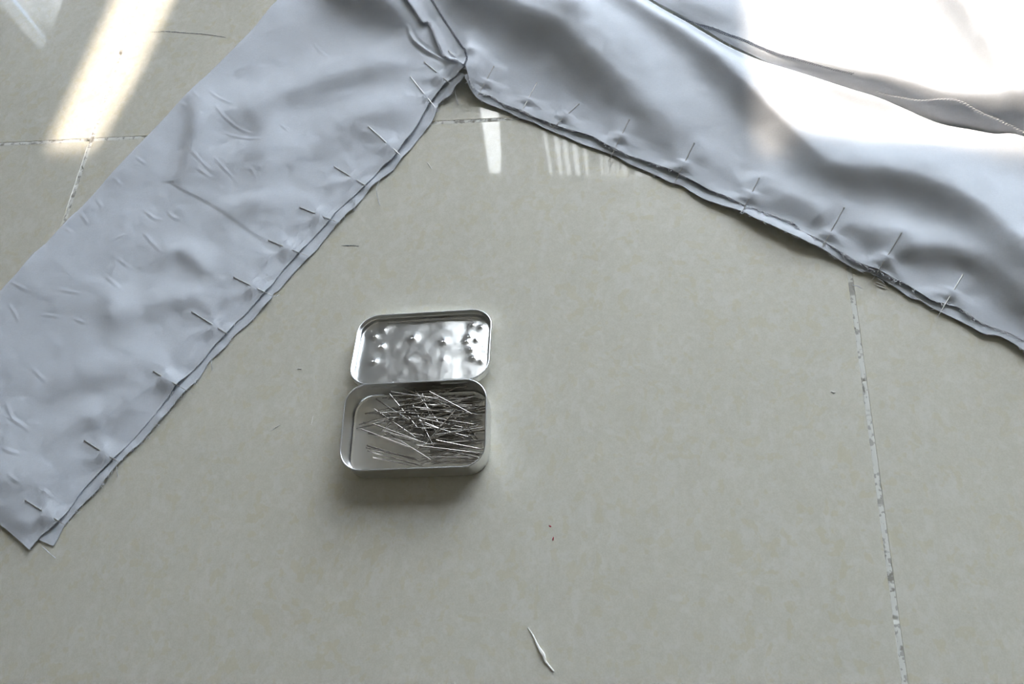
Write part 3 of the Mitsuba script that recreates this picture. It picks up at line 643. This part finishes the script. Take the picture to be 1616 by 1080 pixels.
put('garment__seam_allowance__overlock_stitching', mikit.ply(overlock(ALLOW_A, a_top, 0.0019, 0.0013, -1, 1), 'thread', smooth=True), 'pale beaded overlock stitches', kind='stuff')
put('garment__seam_allowance_001__overlock_stitching', mikit.ply(overlock(ALLOW_C, c_top, 0.0017, 0.0008, 1, 2), 'grey_thread', smooth=True), 'fine dark overlock stitches', kind='stuff')
HEM = curved([(0.0335, 0.5204), (0.0422, 0.5135), (0.0508, 0.5077), (0.0626, 0.5009), (0.0741, 0.4929), (0.0856, 0.4857), (0.0966, 0.4769), (0.1075, 0.469), (0.1184, 0.4632), (0.1397, 0.452), (0.1585, 0.4428)], 0.0012)
put('garment__back_panel__overlock_stitching', mikit.ply(overlock(HEM, back_height, 0.0016, 0.0009, 1, 3), 'grey_thread', smooth=True), 'dark zigzag stitches along the edge', kind='stuff')
HEM2 = curved([(0.1762, 0.4306), (0.1901, 0.4231), (0.2032, 0.4166), (0.2159, 0.4127), (0.2235, 0.4103), (0.232, 0.4064), (0.2384, 0.4034), (0.2454, 0.4004), (0.2532, 0.3975), (0.261, 0.3958), (0.2688, 0.3916)], 0.0012)
put('garment__back_panel__overlock_stitching', mikit.ply(overlock(HEM2, back_height, 0.0022, 0.0009, 1, 4), 'thread', smooth=True), 'pale beaded stitches on the rolled edge', kind='stuff')


def fray(line, height, density, length, seed, ranges=None, out_side=-1):
    """Short loose yarn ends along a cut edge."""
    g = np.random.default_rng(seed)
    L = np.linalg.norm(np.diff(line, axis=0), axis=1).sum()
    t = np.gradient(line, axis=0); t /= np.linalg.norm(t, axis=1, keepdims=True)
    parts = []
    for _ in range(int(L * density)):
        u = g.uniform()
        if ranges is not None and not any(a <= u <= b for a, b in ranges) and g.uniform() > 0.22:
            continue
        i = int(u * (len(line) - 1))
        p, d = line[i], t[i]
        nrm = out_side * np.array([-d[1], d[0]])
        l = length * g.uniform(0.4, 1.5)
        dr_ = nrm * g.uniform(0.3, 1.0) + d * g.normal(0, 0.55)
        dr_ /= np.linalg.norm(dr_)
        k = np.linspace(-0.25, 1, 5)[:, None]
        bend = g.normal(0, 0.35) * l
        xy = p + dr_ * k * l + d * bend * k**2
        z0 = height(p[None])[0]
        z = z0 + 0.0002 + g.uniform(-0.3, 0.5) * l * k[:, 0]
        parts.append(tube(np.c_[xy, np.maximum(z, 0.0005)], g.uniform(0.00013, 0.00024), 4))
    return cat(parts)


ENDS = [[(-0.2155, 0.3622), (-0.2123, 0.3574), (-0.2118, 0.3504)], [(-0.213, 0.3627), (-0.2112, 0.3568), (-0.2114, 0.351)], [(-0.194, 0.376), (-0.1956, 0.3684), (-0.1942, 0.3613), (-0.1918, 0.3542)], [(-0.1425, 0.4651), (-0.1408, 0.4571), (-0.1386, 0.4491)], [(-0.2664, 0.2785), (-0.2634, 0.2758), (-0.261, 0.2763), (-0.2594, 0.2784)], [(-0.3899, 0.09), (-0.3865, 0.088), (-0.3799, 0.0832)], [(-0.3006, 0.2257), (-0.2992, 0.2218), (-0.2987, 0.2173)], [(-0.352, 0.146), (-0.3507, 0.1428), (-0.3505, 0.1389)], [(0.1428, 0.2758), (0.1455, 0.2753), (0.1494, 0.2747)], [(0.1592, 0.2803), (0.1618, 0.2788), (0.1641, 0.2782)], [(-0.007, 0.4009), (-0.0033, 0.3977), (0.0009, 0.394)], [(-0.0644, 0.4261), (-0.0638, 0.4223), (-0.0627, 0.4198)]]
loose = [tube(np.c_[curved(q, 0.0008), np.interp(np.linspace(0, 1, len(curved(q, 0.0008))), [0, 0.5, 1], [0.0040, 0.0036, 0.0010])], 0.00024, 5) for q in ENDS]
put('garment__frayed_edge', mikit.ply(cat([fray(SLEEVE_EDGE, height_cached, 420, 0.0018, 1, [(0.80, 0.97)]), fray(UNDER_SLEEVE, under_height, 380, 0.0020, 2, [(0.9, 0.97), (0.05, 0.4)])] + loose), 'thread', smooth=True), 'short loose yarn ends along the sleeve seam', kind='stuff')
put('garment__frayed_edge', mikit.ply(cat([fray(BODY_EDGE, height_cached, 1900, 0.0023, 3, [(0.02, 0.15), (0.50, 0.74), (0.82, 0.9)]), fray(UNDER_BODY, under_body_height, 420, 0.0018, 4, [(0.45, 0.7)])]), 'thread', smooth=True), 'short loose yarn ends along the side seam', kind='stuff')
put('garment__frayed_edge', mikit.ply(fray(BACK_NEAR[len(BACK_NEAR) // 8:-6], back_height, 130, 0.0025, 5), 'thread', smooth=True), 'short loose yarn ends at the far panel', kind='stuff')

# ------------------------------------------------------------------ pins in the cloth


def pin_mesh(A, B, fat=1.0):
    """(shaft, head): a straight steel pin with a sharpened tip at B."""
    A, B = np.asarray(A, float), np.asarray(B, float)
    L = np.linalg.norm(B - A)
    k = np.array([0, 0.3, 0.8, 0.9, 0.96, 1.0])[:, None]
    shaft = tube(A + (B - A) * k, fat * PIN_R * np.array([1, 1, 1, 0.8, 0.5, 0.15]), 8)
    d = (B - A) / L
    k = np.array([-0.0003, -0.0002, 0.0003, 0.0005])[:, None]
    head = tube(A + d * k, [0.0004, 0.00062, 0.00062, 0.0003], 8)
    return shaft, head


ORD = ['nearest the cuff', 'second from the cuff', 'third from the cuff', 'fourth from the cuff', 'fifth from the cuff', 'sixth from the cuff', 'seventh from the cuff', 'eighth from the cuff', 'ninth from the cuff', 'second from the underarm', 'nearest the underarm']
ORDB = ['nearest the underarm', 'second from the underarm', 'third from the underarm', 'fourth from the underarm', 'fifth from the underarm', 'sixth from the underarm', 'seventh from the underarm', 'eighth from the underarm', 'farthest from the underarm']


n_pin = 0
for i, (A, B, _, body) in enumerate(PIN_LINES):
    key = 'straight_pin' if n_pin == 0 else f'straight_pin_{n_pin:03d}'
    s, h = pin_mesh(A, B)
    put(key + '__shaft', mikit.ply(s, 'pin_steel', smooth=40))
    put(key + '__head', mikit.ply(h, 'pin_steel', smooth=40))
    where = ('steel straight pin through the side seam of the shirt body, ' + ORDB[i - len(PINS_SLEEVE)]) if body else ('steel straight pin through the sleeve seam, ' + ORD[i])
    tag(key, where, 'pin', 'pins in the side seam' if body else 'pins in the sleeve seam')
    n_pin += 1
p = np.asarray([(-0.1494, 0.4998), (-0.1413, 0.4883)])
z = a_top(p) + 0.0006
key = f'straight_pin_{n_pin:03d}'
s, h = pin_mesh(np.r_[p[0], z[0]], np.r_[p[1], z[1]])
put(key + '__shaft', mikit.ply(s, 'pin_steel', smooth=40)); put(key + '__head', mikit.ply(h, 'pin_steel', smooth=40))
tag(key, 'short steel pin lying in the armhole seam allowance above the underarm', 'pin')
#---TIN---
# ------------------------------------------------------------------ the hinged tin
TW, TD, TR, TH = 0.0945, 0.0590, 0.0145, 0.0200      # width, depth, corner radius, height
TIN = T().translate([-0.1413, 0.1714, 0]).rotate([0, 0, 1], 2.75)
TILT = 12.2
LID = TIN @ T().translate([0.0004, TD / 2 + 0.0004, 0.0194]).rotate([1, 0, 0], -TILT)


def rounded(o, w=TW, d=TD, r=TR, n=9, cy=0.0):
    """A rounded rectangle moved out by o (counter-clockwise)."""
    a, b, r = w / 2 + o, d / 2 + o, max(r + o, 0.0008)
    out = []
    for k, (sx, sy) in enumerate(((1, 1), (-1, 1), (-1, -1), (1, -1))):
        t = np.linspace(k * np.pi / 2, (k + 1) * np.pi / 2, n)
        out.append(np.c_[sx * (a - r) + r * np.cos(t), sy * (b - r) + r * np.sin(t)])
    p = np.vstack(out)
    return p + [0, cy]


def shell(profile, cy=0.0, closed=False, fill=None):
    """A wall swept round the rounded rectangle; profile = (offset, z) pairs; fill = index of the ring to close with a flat bottom."""
    rings = [np.c_[rounded(o, cy=cy), np.full(36, z)] for o, z in profile]
    m, n = len(rings), 36
    v = np.vstack(rings)
    f = []
    for i in range(m if closed else m - 1):
        a, b = i * n, ((i + 1) % m) * n
        j = np.arange(n); k = (j + 1) % n
        f += [np.stack([a + j, a + k, b + k], 1), np.stack([a + j, b + k, b + j], 1)]
    f = np.vstack(f)
    for idx, up in (fill or []):
        c = len(v)
        v = np.vstack([v, [[0, cy, profile[idx][1]]]])
        j = np.arange(n) + idx * n; k = (np.arange(n) + 1) % n + idx * n
        t = np.stack([np.full(n, c), j, k], 1)
        f = np.vstack([f, t if up else t[:, ::-1]])
    return v, f


tag('tin', 'small open hinged tin with a dented lid laid back, holding a heap of pins', 'tin')
body = [(-0.0016, 0.0), (-0.0005, 0.0003), (0.0, 0.0012), (0.0, TH - 0.0006), (-0.0004, TH - 0.0006), (-0.0004, 0.0018), (-0.0009, 0.0009), (-0.0022, 0.0006)]
put('tin__body', mikit.ply(shell(body, fill=[(0, False)]), 'tin_plate', smooth=35, to_world=TIN))
put('tin__bottom', mikit.ply(shell([(-0.0021, 0.00062), (-0.0030, 0.00060)], fill=[(1, True)]), 'tin_plate', to_world=TIN), 'flat bottom')
bead = lambda r, z, o: [(o + r * math.cos(t), z + r * math.sin(t)) for t in np.linspace(0, 2 * np.pi, 9)[:-1]]
put('tin__body__rolled_rim', mikit.ply(shell(bead(0.00055, TH - 0.0004, -0.0001), closed=True), 'tin_rim_steel', smooth=60, to_world=TIN), 'bright rolled rim')
for x0, x1 in ((-0.031, -0.014), (0.016, 0.034)):
    put('tin__hinge_tab', mikit.ply(cat([box(x0, x1, TD / 2 - 0.0011, TD / 2 - 0.0003, 0.0150, 0.0162), box(x0 + 0.002, x1 - 0.002, TD / 2 + 0.0001, TD / 2 + 0.0014, 0.0168, 0.0186)]), 'tin_rim_steel', to_world=TIN))
LH, LY = 0.0070, TD / 2
lid = [(-0.0014, -LH), (-0.0004, -LH + 0.0003), (0.0002, -LH + 0.0010), (0.0002, -0.0008), (-0.0003, -0.0008), (-0.0003, -0.0032), (-0.0009, -0.0036), (-0.0009, -LH + 0.0013), (-0.0014, -LH + 0.0007), (-0.0024, -LH + 0.0005)]
put('tin__lid', mikit.ply(shell(lid, cy=LY, fill=[(0, False)]), 'tin_plate', smooth=35, to_world=LID), 'lid laid back on its hinge')
put('tin__lid__rolled_rim', mikit.ply(shell(bead(0.0005, -0.0006, 0.0), cy=LY, closed=True), 'tin_rim_steel', smooth=60, to_world=LID), 'bright rolled rim')
# the lid's inner face: sheet metal with punched dents
DENTS = [(-0.0301, 0.0353, 1.0), (-0.0335, 0.0226, 0.8), (-0.0305, 0.0500, 0.5), (-0.0360, 0.0445, 0.7), (-0.0078, 0.0409, 1.0), (0.0141, 0.0367, 0.8), (0.0318, 0.0400, 0.9), (0.0301, 0.0358, 0.8), (0.0366, 0.0367, 0.7), (0.0335, 0.0287, 1.0), (0.0359, 0.0216, 0.9), (0.0410, 0.0185, 0.7), (-0.0098, 0.0226, 0.3), (0.0150, 0.0215, 0.25), (0.0392, 0.0480, 0.8), (0.0330, 0.0500, 0.6)]
pl = Polygon(rounded(-0.0023, cy=LY))
gx, gy = np.meshgrid(np.arange(-0.047, 0.0471, 0.0006), np.arange(0, 0.0591, 0.0006))
q = np.c_[gx.ravel(), gy.ravel()]; q = q[shapely.contains_xy(pl.buffer(-0.0004), q[:, 0], q[:, 1])]
q = np.vstack([resample(np.array(pl.exterior.coords), 0.0008)[:-1], q])
tri = Delaunay(q).simplices
a_, b_, c_ = q[tri[:, 0]], q[tri[:, 1]], q[tri[:, 2]]
cr = (b_[:, 0] - a_[:, 0]) * (c_[:, 1] - a_[:, 1]) - (b_[:, 1] - a_[:, 1]) * (c_[:, 0] - a_[:, 0])
tri[cr < 0] = tri[cr < 0][:, ::-1]; tri = tri[np.abs(cr) > 1e-14]
zz = -LH + 0.0006 + 0.0006 * (meshkit.fbm(np.c_[q * 70, q[:, :1] * 0], 2, seed=2) - 0.5) + 0.00008 * (meshkit.fbm(np.c_[q * 260, q[:, :1] * 0], 2, seed=6) - 0.5)
for x, y, s in DENTS:
    r2 = (q[:, 0] - x)**2 + (q[:, 1] - y)**2
    zz = zz + s * (0.00055 * np.exp(-r2 / 0.0010**2) + 0.00055 * np.exp(-r2 / 0.0030**2))
put('tin__lid__inner_face', mikit.ply((np.c_[q, zz], tri), 'tin_plate', smooth=True, to_world=LID), 'dented inner face of the lid')

# pins heaped in the tin
FRONT_PINS = [[(-0.1388, 0.194), (-0.1267, 0.1662)], [(-0.161, 0.194), (-0.1464, 0.1781)], [(-0.1708, 0.1915), (-0.1447, 0.1746)], [(-0.1701, 0.1833), (-0.1402, 0.1643)], [(-0.1442, 0.1859), (-0.132, 0.1654)], [(-0.1519, 0.1844), (-0.1372, 0.1916)], [(-0.151, 0.198), (-0.1179, 0.1845)], [(-0.133, 0.1944), (-0.1041, 0.1797)], [(-0.1673, 0.1807), (-0.131, 0.1799)], [(-0.1815, 0.1751), (-0.1511, 0.177)], [(-0.1762, 0.1741), (-0.1467, 0.1746)], [(-0.1683, 0.172), (-0.1358, 0.1606)], [(-0.1616, 0.1676), (-0.1348, 0.1602)], [(-0.1757, 0.1683), (-0.1373, 0.1549)], [(-0.1768, 0.163), (-0.1383, 0.1522)], [(-0.1772, 0.1614), (-0.1398, 0.1535)], [(-0.1756, 0.1593), (-0.136, 0.149)], [(-0.1713, 0.155), (-0.1413, 0.1489)], [(-0.1558, 0.1649), (-0.1365, 0.1535)], [(-0.1264, 0.1672), (-0.1121, 0.1797)], [(-0.1345, 0.1509), (-0.1066, 0.1512)], [(-0.1375, 0.1576), (-0.103, 0.1556)], [(-0.1238, 0.1604), (-0.1031, 0.1579)], [(-0.1193, 0.1625), (-0.1007, 0.161)], [(-0.1255, 0.1645), (-0.0994, 0.1701)], [(-0.1295, 0.1637), (-0.1101, 0.1707)], [(-0.1673, 0.1976), (-0.1294, 0.1991)], [(-0.1434, 0.1951), (-0.1082, 0.1994)]]
inv = np.linalg.inv(np.array(TIN.matrix, float))
inner = Polygon(rounded(-0.0014))
todo = []
g = np.random.default_rng(23)
while len(todo) < 190:
    u, v = g.normal(0.011, 0.016), g.normal(0.0105, 0.0080)
    th = g.normal(0.03, 0.20) if g.uniform() < 0.78 else g.uniform(-1.0, 1.0)
    L = g.normal(0.0325, 0.0012) / 2
    if g.uniform() < 0.25:
        u, v = g.normal(0.022, 0.006), g.uniform(-0.021, 0.0)
        th = g.normal(-0.05, 0.14)
    if len(todo) < 45:
        u, v, th = g.normal(0.012, 0.013), g.normal(0.0165, 0.0045), g.normal(0.0, 0.10)
    d = np.array([math.cos(th), math.sin(th)]) * L * (1 if g.uniform() < 0.6 else -1)
    A, B = np.array([u, v]) - d, np.array([u, v]) + d
    if inner.contains(shapely.LineString([A, B])):
        todo.append((A, B))
for q in FRONT_PINS:
    w = np.c_[np.asarray(q), [0, 0], [1, 1]] @ inv.T
    A, B = w[0, :2], w[1, :2]
    L = np.linalg.norm(B - A)
    B = A + (B - A) / L * 0.0325 if 0.012 < L < 0.030 else B
    for _ in range(30):
        if inner.contains(shapely.LineString([A, B])):
            break
        k = 0.0006 * (np.array([0.0, 0.0]) - (A + B) / 2) / np.linalg.norm((A + B) / 2)
        A, B = A + k, B + k
        A, B = (A + B) / 2 + (A - (A + B) / 2) * 0.985, (A + B) / 2 + (B - (A + B) / 2) * 0.985
    todo.append((A, B))
laid = []
FLOOR_Z = 0.0006 + PIN_R
for n, (A, B) in enumerate(todo):
    ts, cs = [0.0, 1.0], [FLOOR_Z, FLOOR_Z]
    d = B - A
    for A2, B2, za, zb in laid:
        e = B2 - A2
        den = d[0] * e[1] - d[1] * e[0]
        if abs(den) < 1e-9:
            continue
        w = A2 - A
        t, s = (w[0] * e[1] - w[1] * e[0]) / den, (w[0] * d[1] - w[1] * d[0]) / den
        if 0 <= t <= 1 and 0 <= s <= 1:
            ts.append(t); cs.append(za + (zb - za) * s + 2 * PIN_R * 0.50)
    ts, cs = np.array(ts), np.array(cs)
    res = linprog([0.5, 0.5], A_ub=-np.c_[1 - ts, ts], b_ub=-cs, bounds=[(0, 0.018), (0, 0.018)], method='highs')
    za, zb = res.x if res.success else (0.015, 0.015)
    laid.append((A, B, za, zb))
for n, (A, B, za, zb) in enumerate(laid):
    s, h = pin_mesh([*A, za], [*B, zb], 1.3)
    put('loose_pin', mikit.ply(cat([s, h]), 'dull_pin_steel', smooth=40, to_world=TIN), 'loose steel straight pin lying in the heap inside the open tin', 'pin', 'loose pins heaped in the tin')
for n, (x0, x1, y0, y1, z) in enumerate(((-0.028, 0.004, 0.0557, 0.0561, 0), (-0.012, 0.021, 0.0549, 0.0563, 1), (0.002, 0.034, 0.0566, 0.0552, 2))):
    s, h = pin_mesh([x0, y0, -LH + 0.00115 + 0.0006 * z], [x1, y1, -LH + 0.00115 + 0.0006 * z])
    put('lid_pin', mikit.ply(cat([s, h]), 'pin_steel', smooth=40, to_world=LID), ('leftmost', 'middle', 'rightmost')[n] + ' of three steel pins lying along the far wall of the tin lid', 'pin', 'pins along the far wall of the lid')

# ------------------------------------------------------------------ scraps on the floor


def scrap(key, line, radius, bsdf, label, category, z=None):
    p = curved(line, 0.0008)
    r = np.interp(np.linspace(0, 1, len(p)), np.linspace(0, 1, len(np.atleast_1d(radius))), np.atleast_1d(radius))
    zz = r + (0 if z is None else np.interp(np.linspace(0, 1, len(p)), np.linspace(0, 1, len(z)), z))
    put(key, mikit.ply(tube(np.c_[p, zz], r, 6), bsdf, smooth=50), label, category)


scrap('thread_scrap', [(-0.064, 0.0522), (-0.0608, 0.048), (-0.0584, 0.0436), (-0.056, 0.0399), (-0.054, 0.0372), (-0.0532, 0.0345), (-0.0505, 0.0315), (-0.0479, 0.0289)], [0.0003, 0.0004, 0.0005, 0.0007, 0.0012, 0.0008, 0.0005, 0.0005], 'white_thread', 'long white thread scrap with a knot on the bare floor in front of the tin', 'thread')
scrap('thread_scrap', [(0.1589, 0.2796), (0.1615, 0.2781), (0.1645, 0.2766)], [0.0005, 0.0006, 0.0004], 'white_thread', 'white thread snippet under the side seam, the upper of a pair beside the floor joint', 'thread')
scrap('thread_scrap', [(0.1594, 0.2772), (0.162, 0.2757), (0.1646, 0.2742)], [0.0004, 0.0006, 0.0004], 'white_thread', 'white thread snippet under the side seam, the lower of a pair beside the floor joint', 'thread')
scrap('thread_scrap', [(-0.246, 0.1731), (-0.2437, 0.1754), (-0.2408, 0.1773)], [0.0002, 0.0003, 0.0002], 'white_thread', 'tiny pale thread snippet on the floor between the sleeve and the tin', 'thread')
scrap('thread_scrap', [(-0.2182, 0.1838), (-0.2181, 0.1806), (-0.2185, 0.1774)], [0.0002, 0.0003, 0.0002], 'white_thread', 'tiny upright pale thread snippet on the floor just left of the tin base', 'thread')
scrap('thread_scrap', [(-0.2356, 0.2187), (-0.2338, 0.2192), (-0.2323, 0.2187)], [0.0003, 0.0004, 0.0002], 'white_thread', 'tiny white lint on the floor left of the tin lid', 'lint')
scrap('thread_scrap', [(-0.1585, 0.3935), (-0.1561, 0.3897), (-0.1542, 0.3866)], [0.0003, 0.0003, 0.0002], 'white_thread', 'short white thread snippet on the floor below the underarm of the shirt', 'thread')
scrap('thread_scrap', [(0.1223, 0.2017), (0.1237, 0.2009), (0.1249, 0.2013)], [0.0003, 0.0005, 0.0003], 'white_thread', 'tiny white lint left of the vertical floor joint', 'lint')
scrap('hair', [(-0.2178, 0.3198), (-0.2128, 0.3196), (-0.2083, 0.3195), (-0.2042, 0.3188)], [0.0001, 0.00028, 0.0002, 0.0001], 'grey_thread', 'short dark straight bristle on the floor right of the sleeve seam', 'bristle')
scrap('hair', [(-0.4342, 0.5531), (-0.4178, 0.5525), (-0.3998, 0.5494), (-0.3807, 0.5462), (-0.3666, 0.5428), (-0.3551, 0.5395)], [0.0001, 0.00018, 0.00018, 0.00018, 0.00018, 0.0001], 'grey_thread', 'long thin grey hair on the floor between the sun patch and the sleeve', 'hair')
scene['red_fleck'] = {'type': 'diffuse', 'reflectance': {'type': 'rgb', 'value': hx((150, 62, 72))}}
scrap('fleck', [(-0.0535, 0.1126), (-0.0529, 0.1122), (-0.0521, 0.1119)], [0.0002, 0.0005, 0.0002], 'red_fleck', 'upper of two tiny red flecks on the floor right of the tin', 'fleck')
scrap('fleck', [(-0.0506, 0.1057), (-0.0507, 0.1045), (-0.0511, 0.1033)], [0.0002, 0.0005, 0.0002], 'red_fleck', 'lower of two tiny red flecks on the floor right of the tin', 'fleck')
